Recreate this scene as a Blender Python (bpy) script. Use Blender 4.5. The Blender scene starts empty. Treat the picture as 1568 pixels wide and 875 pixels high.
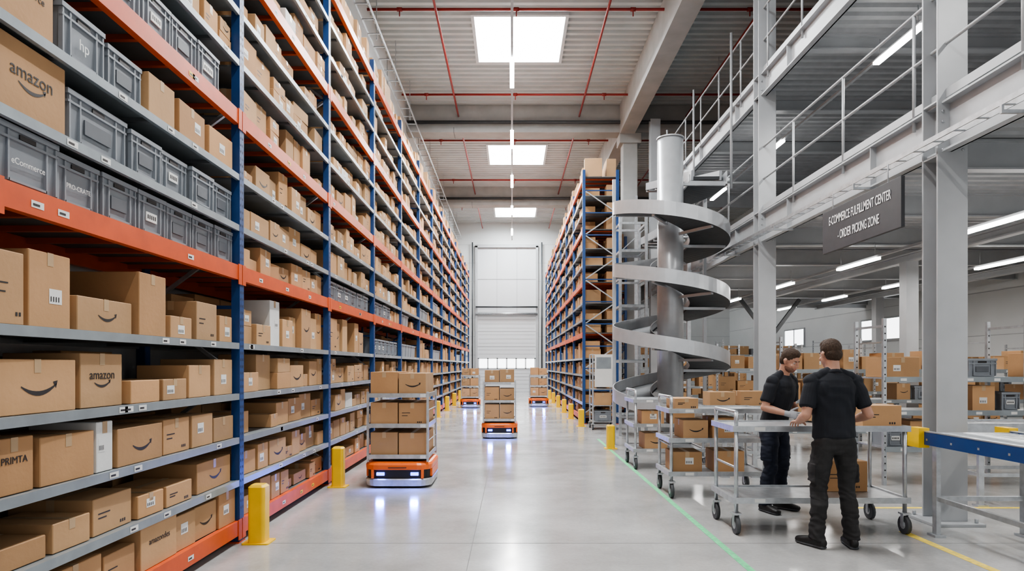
import bpy, math, random
from mathutils import Vector, Matrix, noise
from mathutils.bvhtree import BVHTree
random.seed(7)
R=random.random
def U(a,b): return a+(b-a)*R()
scene=bpy.context.scene
COL=scene.collection
try: scene.view_settings.look='AgX - Medium High Contrast'
except Exception: pass
# ---------------------------------------------------------------- materials
def mk(name,col,rough=.5,metal=0.,var=.08,scale=6.,bump=0.,bscale=60.,tint=False,emit=0.,stretch=None):
    m=bpy.data.materials.new(name); m.use_nodes=True
    nt=m.node_tree; N=nt.nodes; L=nt.links
    b=N['Principled BSDF']
    b.inputs['Roughness'].default_value=rough; b.inputs['Metallic'].default_value=metal
    tc=N.new('ShaderNodeTexCoord'); src=tc.outputs['Object']
    if stretch:
        mp=N.new('ShaderNodeMapping'); mp.inputs['Scale'].default_value=stretch
        L.new(src,mp.inputs['Vector']); src=mp.outputs['Vector']
    nz=N.new('ShaderNodeTexNoise'); nz.inputs['Scale'].default_value=scale; nz.inputs['Detail'].default_value=4
    L.new(src,nz.inputs['Vector'])
    mr=N.new('ShaderNodeMapRange'); mr.inputs['From Min'].default_value=.3; mr.inputs['From Max'].default_value=.7
    mr.inputs['To Min'].default_value=1-var; mr.inputs['To Max'].default_value=1+var
    L.new(nz.outputs['Fac'],mr.inputs['Value'])
    hs=N.new('ShaderNodeHueSaturation'); hs.inputs['Color'].default_value=(*col,1)
    if tint:
        at=N.new('ShaderNodeAttribute'); at.attribute_name='tint'; L.new(at.outputs['Color'],hs.inputs['Color'])
    L.new(mr.outputs['Result'],hs.inputs['Value']); L.new(hs.outputs['Color'],b.inputs['Base Color'])
    if bump>0:
        n2=N.new('ShaderNodeTexNoise'); n2.inputs['Scale'].default_value=bscale; n2.inputs['Detail'].default_value=3
        L.new(src,n2.inputs['Vector'])
        bp=N.new('ShaderNodeBump'); bp.inputs['Strength'].default_value=bump; bp.inputs['Distance'].default_value=.01
        L.new(n2.outputs['Fac'],bp.inputs['Height']); L.new(bp.outputs['Normal'],b.inputs['Normal'])
    if emit>0:
        b.inputs['Emission Color'].default_value=(*col,1); b.inputs['Emission Strength'].default_value=emit
    return m
M={}
def A(key,*a,**k): M[key]=mk(key,*a,**k)
A('cardboard',(.5,.29,.14),.75,var=.07,scale=3,bump=.12,bscale=30,tint=True)
A('tape',(.48,.335,.20),.3,var=.05)
A('label',(.72,.72,.70),.5,var=.03)
A('ink_and_hole_shade',(.03,.026,.026),.5)  # print, also the painted dark of holes and cutouts
A('crate',(.235,.255,.28),.42,var=.05)
A('crate_dark',(.10,.11,.125),.5)
A('rack_blue',(.016,.058,.18),.4,var=.12)
A('rack_orange',(.62,.095,.024),.38,var=.1)
A('shelf_grey',(.31,.345,.365),.38,metal=.4,var=.1)
A('deck_grey',(.15,.155,.16),.6,metal=.2)
A('galv',(.50,.52,.54),.36,metal=.7,var=.15,scale=14)
A('steel_paint',(.44,.455,.47),.42,metal=.1,var=.06,scale=3)
A('spiral_steel',(.48,.50,.52),.32,metal=.35,var=.06)
A('dark_steel',(.07,.075,.08),.5,metal=.3)
A('black',(.015,.015,.016),.45)
A('rubber',(.07,.074,.08),.6)
A('yellow',(.86,.54,.015),.42,var=.05)
A('robot_orange',(.86,.16,.02),.3,var=.03)
A('blue_led',(.08,.13,1.),.3,emit=9)
A('blue_frame',(.012,.05,.18),.35)
A('red_pipe',(.28,.022,.018),.4)
A('orange_hose',(.8,.25,.03),.5)
A('concrete',(.42,.42,.41),.8,var=.1,scale=2,bump=.1)
A('ceiling_metal',(.58,.60,.595),.5,metal=.1,var=.06,scale=1.5)
A('deck_under',(.40,.41,.42),.5,metal=.15,var=.08)
A('wall_white',(.68,.70,.70),.6,var=.03,scale=1)
A('door_white',(.66,.68,.70),.45,var=.02,scale=1)
A('led',(1.,.98,.95),.3,emit=16)
A('sky_panel',(.93,.97,1.),.3,emit=12)
A('window_glow',(.95,.98,1.),.3,emit=3.5)
A('sign_grey',(.05,.052,.058),.5)
A('white_text',(.9,.9,.9),.5)
A('green_line',(.12,.55,.25),.5,var=.25,scale=20)
A('yellow_line',(.78,.6,.10),.5,var=.25,scale=20)
A('joint',(.20,.20,.20),.8)
A('seam',(.34,.35,.36),.7)
A('skin',(.50,.27,.19),.5,var=.05,scale=20)
A('shirt',(.011,.013,.019),.85,var=.15,scale=9)
A('trousers',(.027,.026,.027),.85,var=.25,scale=9)
A('jeans',(.013,.018,.034),.85,var=.2,scale=9)
A('boot',(.013,.012,.012),.5)
A('hair',(.05,.028,.016),.75,var=.4,scale=90,bump=.5,bscale=150)
A('beard',(.22,.115,.08),.75,var=.25,scale=120)
A('eye',(.05,.03,.02),.15)
A('eyewhite',(.45,.40,.37),.3)
A('lip',(.40,.17,.14),.5)
A('glove',(.33,.34,.36),.8)
def floor_mat():
    m=bpy.data.materials.new('polished_concrete'); m.use_nodes=True
    nt=m.node_tree;N=nt.nodes;L=nt.links;b=N['Principled BSDF']
    tc=N.new('ShaderNodeTexCoord')
    n1=N.new('ShaderNodeTexNoise');n1.inputs['Scale'].default_value=.9;n1.inputs['Detail'].default_value=8;n1.inputs['Roughness'].default_value=.65
    n2=N.new('ShaderNodeTexNoise');n2.inputs['Scale'].default_value=30;n2.inputs['Detail'].default_value=4
    L.new(tc.outputs['Object'],n1.inputs['Vector']);L.new(tc.outputs['Object'],n2.inputs['Vector'])
    cr=N.new('ShaderNodeValToRGB')
    cr.color_ramp.elements[0].position=.3;cr.color_ramp.elements[0].color=(.31,.31,.305,1)
    cr.color_ramp.elements[1].position=.7;cr.color_ramp.elements[1].color=(.47,.47,.465,1)
    L.new(n1.outputs['Fac'],cr.inputs['Fac'])
    mr=N.new('ShaderNodeMapRange');mr.inputs['To Min'].default_value=.88;mr.inputs['To Max'].default_value=1.12
    L.new(n2.outputs['Fac'],mr.inputs['Value'])
    hs=N.new('ShaderNodeHueSaturation');L.new(cr.outputs['Color'],hs.inputs['Color']);L.new(mr.outputs['Result'],hs.inputs['Value'])
    L.new(hs.outputs['Color'],b.inputs['Base Color'])
    m2=N.new('ShaderNodeMapRange');m2.inputs['From Min'].default_value=.3;m2.inputs['From Max'].default_value=.7
    m2.inputs['To Min'].default_value=.10;m2.inputs['To Max'].default_value=.22
    L.new(n1.outputs['Fac'],m2.inputs['Value']);L.new(m2.outputs['Result'],b.inputs['Roughness'])
    bp=N.new('ShaderNodeBump');bp.inputs['Strength'].default_value=.05;bp.inputs['Distance'].default_value=.01
    L.new(n1.outputs['Fac'],bp.inputs['Height']);L.new(bp.outputs['Normal'],b.inputs['Normal'])
    return m
M['floor']=floor_mat()
# ---------------------------------------------------------------- mesh builder
class MB:
    def __init__(s): s.v=[];s.f=[];s.m=[];s.c=[];s.o=(0,0,0);s.a=0;s.sm=[];s.ms=[]
    def at(s,x=0,y=0,z=0,yaw=0): s.o=(x,y,z);s.a=yaw;return s
    def P(s,p):
        c,n=math.cos(s.a),math.sin(s.a)
        s.v.append((s.o[0]+p[0]*c-p[1]*n,s.o[1]+p[0]*n+p[1]*c,s.o[2]+p[2])); return len(s.v)-1
    def F(s,idx,mat,tint=(1,1,1),smooth=False):
        if mat not in s.ms: s.ms.append(mat)
        s.f.append(idx);s.m.append(s.ms.index(mat));s.c.append(tint);s.sm.append(smooth)
    def poly(s,pts,mat,tint=(1,1,1),smooth=False): s.F([s.P(p) for p in pts],mat,tint,smooth)
    def box(s,x0,x1,y0,y1,z0,z1,mat,tint=(1,1,1)):
        if x0>x1:x0,x1=x1,x0
        if y0>y1:y0,y1=y1,y0
        i=[s.P(p) for p in((x0,y0,z0),(x1,y0,z0),(x1,y1,z0),(x0,y1,z0),(x0,y0,z1),(x1,y0,z1),(x1,y1,z1),(x0,y1,z1))]
        for q in((0,3,2,1),(4,5,6,7),(0,1,5,4),(1,2,6,5),(2,3,7,6),(3,0,4,7)): s.F([i[k] for k in q],mat,tint)
    def frus(s,x0,x1,y0,y1,z0,z1,ins,mat,top=True):
        i=[s.P(p) for p in((x0+ins,y0+ins,z0),(x1-ins,y0+ins,z0),(x1-ins,y1-ins,z0),(x0+ins,y1-ins,z0),(x0,y0,z1),(x1,y0,z1),(x1,y1,z1),(x0,y1,z1))]
        for q in((0,3,2,1),(4,5,6,7),(0,1,5,4),(1,2,6,5),(2,3,7,6),(3,0,4,7)): s.F([i[k] for k in q],mat)
    def cyl(s,a,b,r,mat,n=10,r2=None):
        a=Vector(a);b=Vector(b);t=(b-a).normalized()
        h=Vector((0,0,1)) if abs(t.z)<.9 else Vector((1,0,0))
        u=t.cross(h).normalized();w=t.cross(u); r2=r if r2 is None else r2
        A_=[];B_=[]
        for k in range(n):
            d=u*math.cos(2*math.pi*k/n)+w*math.sin(2*math.pi*k/n)
            A_.append(s.P(a+d*r));B_.append(s.P(b+d*r2))
        for k in range(n): s.F([A_[k],B_[k],B_[(k+1)%n],A_[(k+1)%n]],mat,smooth=True)
        s.F(A_,mat);s.F(B_[::-1],mat)
    def beam(s,a,b,w,h,mat):
        a=Vector(a);b=Vector(b);t=(b-a).normalized()
        hh=Vector((0,0,1)) if abs(t.z)<.95 else Vector((0,1,0))
        u=t.cross(hh).normalized()*w/2;v=u.cross(t).normalized()*h/2
        i=[s.P(p) for p in(a-u-v,a+u-v,a+u+v,a-u+v,b-u-v,b+u-v,b+u+v,b-u+v)]
        for q in((0,1,2,3),(7,6,5,4),(0,4,5,1),(1,5,6,2),(2,6,7,3),(3,7,4,0)): s.F([i[k] for k in q],mat)
    def rprism(s,w,d,r,rings,mat,seg=5):
        R_=[]
        for rg in rings:
            z,ins=rg[0],rg[1];row=[];hw=w/2-ins;hd=d/2-ins;rr=max(.005,r-ins*.5)
            for cx,cy,a0 in((1,1,0),(-1,1,90),(-1,-1,180),(1,-1,270)):
                for k in range(seg+1):
                    a=math.radians(a0+90*k/seg); row.append(s.P((cx*(hw-rr)+rr*math.cos(a),cy*(hd-rr)+rr*math.sin(a),z)))
            R_.append(row)
        n=len(R_[0])
        for j in range(len(R_)-1):
            mm=rings[j+1][2] if len(rings[j+1])>2 else mat
            for k in range(n): s.F([R_[j][k],R_[j][(k+1)%n],R_[j+1][(k+1)%n],R_[j+1][k]],mm)
        s.F(R_[0][::-1],mat);s.F(R_[-1],mat)
    def build(s,name,parent=None,bevel=0):
        me=bpy.data.meshes.new(name);me.from_pydata(s.v,[],s.f)
        for k in s.ms: me.materials.append(M[k])
        me.polygons.foreach_set('material_index',s.m);me.polygons.foreach_set('use_smooth',s.sm)
        at=me.attributes.new('tint','FLOAT_COLOR','FACE')
        fl=[]
        for c in s.c: fl+=[c[0],c[1],c[2],1]
        at.data.foreach_set('color',fl)
        me.update()
        ob=bpy.data.objects.new(name,me);COL.objects.link(ob)
        if bevel:
            bv=ob.modifiers.new('bevel','BEVEL');bv.width=bevel;bv.segments=2;bv.limit_method='ANGLE';bv.angle_limit=math.radians(50)
        if parent: adopt(ob,parent)
        return ob
def empty(name,loc):
    e=bpy.data.objects.new(name,None);e.location=loc;e.empty_display_size=.2;COL.objects.link(e);return e
def adopt(ob,par):
    ob.parent=par;ob.matrix_parent_inverse=Matrix.Translation(-Vector(par.location))
def text(name,body,loc,rot,size,mat,parent,sx=1,align='CENTER',off=0.):
    c=bpy.data.curves.new(name,'FONT');c.body=body;c.size=size;c.align_x=align;c.align_y='CENTER';c.extrude=.0006;c.offset=off
    c.materials.append(M[mat]);o=bpy.data.objects.new(name,c);o.location=loc;o.rotation_euler=rot;o.scale=(sx,1,1);COL.objects.link(o)
    if parent: adopt(o,parent)
    return o
# ---------------------------------------------------------------- carton & crate
def kraft():
    k=U(.76,1.08);w=U(-.02,.03)
    return (.50*k+w,.298*k,.150*k-w*.3)
def smile(mb,w,zc,sz,x=.0015):
    n=10;top=[];bot=[]
    for k in range(n+1):
        t=-1+2*k/n;u=t*sz/2;z=zc-sz*.17*(1-t*t)+t*sz*.02;th=sz*.045*(1-.75*t*t)+.001
        top.append((x,w+u,z+th));bot.append((x,w+u,z-th))
    for k in range(n): mb.poly([bot[k],bot[k+1],top[k+1],top[k]],'ink_and_hole_shade')
    e=(x,w+sz/2,zc+sz*.02)
    mb.poly([(x,e[1]-sz*.11,e[2]+sz*.045),(x,e[1]-sz*.02,e[2]-sz*.10),(x,e[1]+sz*.03,e[2]+sz*.07)],'ink_and_hole_shade')
def carton(mb,x,y,z,yaw,w,h,d,decor=None,detail=1,tint=None):
    mb.at(x,y,z,yaw); t=tint or kraft()
    mb.box(-d,0,-w/2,w/2,0,h,'cardboard',t)
    if not detail: return
    e=.0012
    if R()<.65:
        tw=.024
        mb.poly([(-d,-tw,h+e),(e,-tw,h+e),(e,tw,h+e),(-d,tw,h+e)],'tape')
        q=min(.07,h*.35)
        mb.poly([(e,-tw,h-q),(e,tw,h-q),(e,tw,h+e),(e,-tw,h+e)],'tape')
    else:
        mb.poly([(-d/2-.024,-w/2-e,h+e),(-d/2+.024,-w/2-e,h+e),(-d/2+.024,w/2+e,h+e),(-d/2-.024,w/2+e,h+e)],'tape')
        for sg in(-1,1):
            q=min(.07,h*.35);yy=sg*(w/2+e)
            mb.poly([(-d/2-.024,yy,h-q),(-d/2+.024,yy,h-q),(-d/2+.024,yy,h+e),(-d/2-.024,yy,h+e)],'tape')
    if decor is None:
        r=R(); decor='smile' if r<.22 else('label' if r<.5 else('mark' if r<.72 else ''))
    if 'smile' in decor: smile(mb,w*.02,h*.52,min(w*.55,h*.9),e)
    if 'label' in decor:
        lw=min(.1,w*.4);lh=min(.08,h*.4);cy=U(-.2,.2)*w;cz=h*U(.4,.6)
        mb.poly([(e,cy-lw/2,cz-lh/2),(e,cy+lw/2,cz-lh/2),(e,cy+lw/2,cz+lh/2),(e,cy-lw/2,cz+lh/2)],'label')
        for k in range(4):
            yy=cy-lw*.4+k*lw*.2
            mb.poly([(e*1.8,yy,cz-lh*.35),(e*1.8,yy+lw*.08,cz-lh*.35),(e*1.8,yy+lw*.08,cz+.0),(e*1.8,yy,cz+.0)],'ink_and_hole_shade')
    if 'mark' in decor:
        for k in range(3):
            yy=w*.18+k*.022
            if yy+.016<w/2: mb.poly([(e,yy,h*.12),(e,yy+.014,h*.12),(e,yy+.014,h*.12+.02),(e,yy,h*.12+.02)],'ink_and_hole_shade')
        lw=w*.3
        for k in range(2):
            mb.poly([(e,-w*.38,h*(.55-.12*k)),(e,-w*.38+lw*(1-.3*k),h*(.55-.12*k)),(e,-w*.38+lw*(1-.3*k),h*(.55-.12*k)+.008),(e,-w*.38,h*(.55-.12*k)+.008)],'ink_and_hole_shade')
def crate(mb,x,y,z,yaw,w,h,d,detail=1,plate=True):
    mb.at(x,y,z,yaw)
    mb.frus(-d+.012,-.012,-w/2+.012,w/2-.012,0,h-.02,.012,'crate')
    mb.poly([(-d+.02,-w/2+.02,h-.019),(-.02,-w/2+.02,h-.019),(-.02,w/2-.02,h-.019),(-d+.02,w/2-.02,h-.019)],'crate_dark')  # flat dark sheet paints the shaded inside of the open crate
    rb=.028
    mb.box(-.02,0,-w/2,w/2,h-rb,h,'crate');mb.box(-d,-d+.02,-w/2,w/2,h-rb,h,'crate')
    mb.box(-d+.02,-.02,-w/2,-w/2+.02,h-rb,h,'crate');mb.box(-d+.02,-.02,w/2-.02,w/2,h-rb,h,'crate')
    if not detail: return
    mb.box(-.022,-.003,-w/2+.005,w/2-.005,h-.075,h-.062,'crate')
    for u in(-.46,-.30,.30,.46):
        mb.box(-.03,-.004,u*w-.006,u*w+.006,.02,h-.03,'crate')
    mb.box(-.022,-.004,-w*.3,w*.3,.02,.032,'crate')
    mb.box(-.02,-.006,-.055,.055,h-.058,h-.034,'ink_and_hole_shade')  # handle cutout: its shaded opening painted as a dark block
    for u in(-.25,.25):
        mb.box(-d*.5+u*d-.006,-d*.5+u*d+.006,w/2-.02,w/2-.004,.02,h-.03,'crate')
        mb.box(-d*.5+u*d-.006,-d*.5+u*d+.006,-w/2+.004,-w/2+.02,.02,h-.03,'crate')
    if plate:
        if R()<.55:
            ww=w*U(.16,.23);mb.box(-.016,-.0085,-ww,ww,h*.34,h*.56,'label')
            for k in range(5):
                yy=-ww*.8+k*ww*.34;mb.box(-.009,-.0078,yy,yy+ww*.2,h*.40,h*.50,'ink_and_hole_shade')
        else: mb.box(-.016,-.0085,-w*.22,w*.22,h*.30,h*.58,'crate_dark')
# ---------------------------------------------------------------- racks
LV=[(.20,'O'),(.56,'G'),(.94,'G'),(1.33,'G'),(1.78,'G'),(2.47,'O'),(2.83,'G'),(3.28,'G'),(3.85,'O'),(4.30,'G'),(4.75,'G'),(5.28,'O'),(5.73,'G'),(6.18,'G'),(6.70,'O')]
HERO={
0:[('b',.34,.24,.4,'smile',''),('b',.46,.25,.45,'smile',''),('b',.33,.22,.4,'mark',''),('b',.02,.02,.02,'',''),('b',.46,.30,.5,'','amazondes'),('b',.28,.26,.4,'label',''),('b',.36,.26,.4,'smile',''),('b',.30,.29,.4,'label','')],
1:[('b',.36,.12,.5,'',''),('b',.30,.16,.4,'',''),('b',.40,.22,.5,'mark',''),('b',.30,.15,.4,'label',''),('b',.36,.15,.4,'mark',''),('b',.02,.02,.02,'',''),('b',.62,.24,.5,'smile','')],
2:[('b',.26,.28,.4,'','PRIMTA'),('b',.42,.26,.45,'',''),('w',.16,.30,.4,'label',''),('b',.52,.24,.5,'smile',''),('b',.36,.25,.4,'mark',''),('b',.34,.25,.4,'label',''),('b',.36,.2,.4,'','')],
3:[('b',.58,.28,.5,'smile',''),('b',.40,.32,.45,'','amazon'),('b',.34,.15,.35,'',''),('b',.32,.15,.35,'label',''),('b',.36,.25,.4,'',''),('b',.34,.30,.45,'label','')],
4:[('b',.18,.36,.4,'mark',''),('b',.32,.40,.45,'label',''),('b',.54,.20,.28,'smile',''),('b',.34,.42,.5,'',''),('b',.32,.16,.3,'label',''),('b',.36,.30,.4,'mark',''),('b',.24,.22,.4,'label','')],
5:[('c',.44,.30,.6,'','eCommerce'),('c',.37,.28,.6,'','PRO-CRATE'),('c',.37,.28,.6,'',''),('c',.35,.28,.6,'',''),('c',.37,.28,.6,'',''),('c',.35,.28,.6,'',''),('c',.35,.28,.6,'','')],
6:[('b',.50,.38,.5,'','amazon'),('c',.56,.30,.6,'',''),('c',.37,.28,.6,'',''),('c',.37,.28,.6,'',''),('c',.37,.28,.6,'',''),('c',.36,.28,.6,'','')],
7:[('b',.40,.34,.5,'','eCommerce'),('c',.38,.30,.6,'','hp'),('c',.37,.28,.6,'',''),('b',.34,.30,.4,'',''),('b',.42,.28,.4,'label',''),('b',.42,.26,.4,'label','')],
}
def rack(xf,yo,yaw,nb,pitch,depth,top,levels,nearfn,hero=-1,seed=1):
    random.seed(seed)
    c,s=math.cos(yaw),math.sin(yaw)
    W=lambda lx,ly:(xf+lx*c-ly*s,yo+lx*s+ly*c)
    par=empty('pallet_rack',(*W(-depth/2,nb*pitch/2),0))
    up=MB();bm=MB();bx=MB();cr=MB()
    up.at(xf,yo,0,yaw);bm.at(xf,yo,0,yaw)
    for k in range(nb+1):
        y=k*pitch;near=nearfn(W(0,y)[1])
        for x0 in(-.075,-depth):
            up.box(x0,x0+.075,y-.045,y+.045,0.01,top,'rack_blue')
            up.box(x0-.03,x0+.105 if x0<-.1 else x0+.078,y-.07,y+.07,0,.012,'rack_orange')
        if near:
            z=.3
            while z<top-.05:
                for yy in(-.02,.02): up.poly([(.0015,y+yy-.006,z),(.0015,y+yy+.006,z),(.0015,y+yy+.006,z+.022),(.0015,y+yy-.006,z+.022)],'ink_and_hole_shade')  # punched holes, their inner shade painted as flat dark quads
                z+=.06
        z=.3;sg=0
        while z<top-.7:
            a=(-.06,y,z);b=(-depth+.05,y,z+.6)
            if sg: a,b=(-.06,y,z+.6),(-depth+.05,y,z)
            up.beam(a,b,.03,.03,'rack_blue' if not near else 'galv');sg=1-sg;z+=.6
            up.beam((-.06,y,z),(-depth+.05,y,z),.03,.03,'rack_blue')
    for b in range(nb):
        y0=b*pitch+.047;y1=(b+1)*pitch-.047
        near=nearfn(W(0,(b+.5)*pitch)[1])
        for li,(z,kd) in enumerate(levels):
            nz=levels[li+1][0] if li+1<len(levels) else z+.62
            if kd=='O':
                for x0 in(-.05,-depth):
                    bm.box(x0,x0+.05,y0,y1,z-.13,z,'rack_orange')
                    bm.box(x0-.0+(.05 if x0>-.1 else -.006),x0+(.056 if x0>-.1 else 0),y0-.04,y0+.03,z-.17,z+.01,'rack_orange')
                    bm.box(x0-.0+(.05 if x0>-.1 else -.006),x0+(.056 if x0>-.1 else 0),y1-.03,y1+.04,z-.17,z+.01,'rack_orange')
                bm.box(-depth+.05,-.05,y0,y1,z-.025,z-.008,'deck_grey')
                n=7 if near else 3
                for k in range(n):
                    yy=y0+(k+.5)*(y1-y0)/n;bm.box(-depth+.05,-.05,yy-.02,yy+.02,z-.06,z-.025,'rack_orange' if near else 'deck_grey')
            else:
                bm.box(-.03,-.002,y0,y1,z-.055,z,'shelf_grey');bm.box(-depth,-depth+.03,y0,y1,z-.055,z,'shelf_grey')
                bm.box(-depth+.03,-.03,y0,y1,z-.018,z-.003,'shelf_grey')
                for k in range(3):
                    yy=y0+(k+.5)*(y1-y0)/3;bm.box(-depth+.03,-.03,yy-.015,yy+.015,z-.045,z-.018,'deck_grey')
            f=.0015 if kd=='O' else -.0005
            for k in range(3 if near else 1):
                yy=U(y0+.1,y1-.2);zz=z-.045 if kd=='G' else z-.09
                bm.poly([(f,yy,zz),(f,yy+.09,zz),(f,yy+.09,zz+.036),(f,yy,zz+.036)],'label' if R()<.8 or kd=='G' else 'yellow')
                if near: bm.poly([(f+.001,yy+.012,zz+.01),(f+.001,yy+.06,zz+.01),(f+.001,yy+.06,zz+.022),(f+.001,yy+.012,zz+.022)],'ink_and_hole_shade')
            av=nz-z-(.16 if (li+1<len(levels) and levels[li+1][1]=='O') else .08)
            if li+1==len(levels): av=.6
            if b==hero and li in HERO:
                items=HERO[li];tot=sum(i[1] for i in items);gap=max(.004,(y1-y0-.04-tot)/len(items))
                y=y0+.03
                for (kk,w,h,d,dec,tx) in items:
                    wx,wy=W(-.03-U(0,.03),y+w/2)
                    fs=.66*w/(.56*max(4,len(tx)))
                    if kk=='c':
                        crate(cr,wx,wy,z+.001,yaw,w,h,d,1,not tx)
                        if tx: text('crate_print',tx,(wx-.004,wy,z+h*.42),(math.pi/2,0,math.pi/2+yaw),fs*.8,'label',par)
                    elif w>.05:
                        carton(bx,wx,wy,z+.001,yaw+U(-.03,.03) if not tx else yaw,w,h,d,dec,1,(.7,.7,.68) if kk=='w' else None)
                        if tx:
                            text('box_print',tx,(wx+.002,wy,z+h*.60),(math.pi/2,0,math.pi/2+yaw),fs,'ink_and_hole_shade',par)
                            if tx=='amazon': bx.at(wx,wy,z,yaw);smile(bx,0,h*.47,w*.38,.0015)
                    y+=w+gap
            else:
                y=y0+.02+U(0,.1)
                mode='b'
                if li==5 and R()<.5: mode='c'
                elif li in(6,7,8,10) and R()<.10: mode='c'
                elif li==4 and b>3 and R()<.25: mode='c'
                while y<y1-.2:
                    if mode=='c':
                        w=.37;
                        if y+w>y1-.01: break
                        wx,wy=W(-.03-U(0,.02),y+w/2);crate(cr,wx,wy,z+.001,yaw+U(-.01,.01),w,min(.28,av*.92),.6,near);y+=w+U(.005,.03)
                        if R()<.12: mode='b'
                        continue
                    w=U(.2,.46)
                    if y+w>y1-.02: w=y1-.02-y
                    if w<.14: break
                    h=av*U(.55,.97);h=min(h,.5)
                    if R()<.18: h*=.6
                    if R()<.07: y+=w;continue
                    d=U(.3,.5)
                    wx,wy=W(-.04-U(0,.07),y+w/2);yw=yaw+U(-.05,.05)
                    if h>.24 and R()<.2:
                        carton(bx,wx,wy,z+.001,yw,w-.01,h*.52,d,None,near);carton(bx,wx,wy,z+.002+h*.52,yw+U(-.05,.05),w-.03,h*.45,d-.02,None,near)
                    else:
                        carton(bx,wx,wy,z+.001,yw,w-.015,h,d,None if near or R()<.5 else '',near or R()<.4,(.68,.68,.66) if R()<.03 else None)
                    y+=w+U(.0,.035)
            y=y0+.02
            while y<y1-.2:
                w=min(U(.35,.6),y1-.02-y);dd=depth-.06-.66
                if dd<.12: break
                h=min(av*U(.6,.97),.5)
                if R()<.85:
                    wx,wy=W(-depth+.05+dd,y+w/2);carton(bx,wx,wy,z+.001,yaw,w-.02,h,dd,'',0)
                y+=w
    up.build('uprights',par);bm.build('beams_and_shelves',par)
    o=bx.build('cardboard_boxes');
    bv=o.modifiers.new('bevel','BEVEL');bv.width=.004;bv.segments=1;bv.limit_method='ANGLE';bv.angle_limit=math.radians(60)
    if cr.v: cr.build('plastic_crates')
    return par
rack(-2.42,.21,0,13,2.82,.92,6.95,LV,lambda y:y<14.5,hero=1,seed=3)
rack(1.9,37.,math.pi,7,2.77,.98,6.85,LV,lambda y:y<20,seed=11)
rack(2.98,37.,math.pi,6,2.77,.6,5.6,[l for l in LV if l[0]<5.4],lambda y:y<20,seed=23)
random.seed(99)
# ---------------------------------------------------------------- shell
H=10.1;YB=39.;XL=-3.45;XR=13.
mb=MB();mb.box(XL-.2,XR+.2,-4,YB+.2,-.2,0,'floor');fl=mb.build('floor')
mb=MB()
for y in(5.8,11.6,17.4,23.2,29,34.8): mb.box(XL,XR,y-.004,y+.004,.0002,.0012,'joint')
for x in(-.35,7.): mb.box(x-.003,x+.003,-4,YB,.0002,.0012,'joint')
mb.build('expansion_joints',fl)
mb=MB();mb.box(1.81,1.87,-3,14,.0005,.002,'green_line');mb.build('floor_marking_green',fl)
mb=MB();mb.box(3.67,3.75,-3,6.2,.0005,.002,'yellow_line');mb.box(3.75,6.5,7.2,7.27,.0005,.002,'yellow_line');mb.build('floor_marking_yellow',fl)
mb=MB();mb.box(XL-.2,XL,-4,YB+.2,0,H+.3,'wall_white')
for y in range(0,39,6): mb.box(XL,XL+.025,y-.01,y+.01,0,H,'steel_paint')
mb.build('wall_left')
mb=MB();mb.box(XR,XR+.2,-4,YB+.2,0,H+.3,'wall_white')
for z in(1.2,2.4,3.6,4.8,6,7.2,8.4): mb.box(XR-.01,XR,-4,YB,z-.01,z+.01,'steel_paint')
mb.build('wall_right')
mb=MB();mb.box(XL-.2,XR+.2,YB,YB+.2,0,H+.3,'wall_white')
for z in(1.1,2.2,3.3,4.4,5.5,6.6,7.7,8.8): mb.box(XL,XR,YB-.008,YB,z-.008,z+.008,'steel_paint')
mb.build('wall_back')
for i,(y0,y1) in enumerate(((21.8,24.2),(29,31.))):
    mb=MB();mb.box(XR-.03,XR-.015,y0,y1,2.5,3.2,'window_glow')
    for a,b in((y0-.06,y0),(y1,y1+.06),((y0+y1)/2-.03,(y0+y1)/2+.03)): mb.box(XR-.06,XR-.005,a,b,2.44,3.26,'steel_paint')
    mb.box(XR-.06,XR-.005,y0,y1,2.44,2.5,'steel_paint');mb.box(XR-.06,XR-.005,y0,y1,3.2,3.26,'steel_paint')
    mb.build('window_%d'%(i+1))
SK=[(15.84,18.2),(25.1,27.5),(35.0,37.2)];SX0,SX1=-.92,1.3
def corr(mb,x0,x1,y0,y1,z,per,dep,mat,holes=()):
    prof=[];y=y0
    while y<y1-1e-6:
        prof+=[(y,z),(y+per*.42,z),(y+per*.5,z+dep),(y+per*.92,z+dep)];y+=per
    prof.append((y,z))
    for k in range(len(prof)-1):
        a,b=prof[k],prof[k+1];ym=(a[0]+b[0])/2
        segs=[(x0,x1)]
        for (h0,h1,hx0,hx1) in holes:
            if h0<ym<h1: segs=[(x0,hx0),(hx1,x1)]
        for(p,q) in segs: mb.poly([(p,a[0],a[1]),(q,a[0],a[1]),(q,b[0],b[1]),(p,b[0],b[1])],mat)
mb=MB();corr(mb,XL,XR,-4,YB,H,.28,.07,'ceiling_metal',[(a,b,SX0,SX1) for a,b in SK]);ceil=mb.build('ceiling')
for i,(a,b) in enumerate(SK):
    mb=MB();z0=H-.06;z1=H+.40
    mb.box(SX0-.08,SX0,a-.08,b+.08,z0,z1,'wall_white');mb.box(SX1,SX1+.08,a-.08,b+.08,z0,z1,'wall_white')
    mb.box(SX0,SX1,a-.08,a,z0,z1,'wall_white');mb.box(SX0,SX1,b,b+.08,z0,z1,'wall_white')
    n=8;pts=[]
    for k in range(n+1):
        t=-1+2*k/n;pts.append((SX0+(SX1-SX0)*k/n,z1+.18*(1-t*t)))
    for k in range(n): mb.poly([(pts[k][0],a,pts[k][1]),(pts[k+1][0],a,pts[k+1][1]),(pts[k+1][0],b,pts[k+1][1]),(pts[k][0],b,pts[k][1])],'sky_panel')
    for yy in(a,b): mb.poly([(p[0],yy,p[1]) for p in pts],'sky_panel')
    mb.build('skylight_window_%d'%(i+1),ceil)
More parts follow.
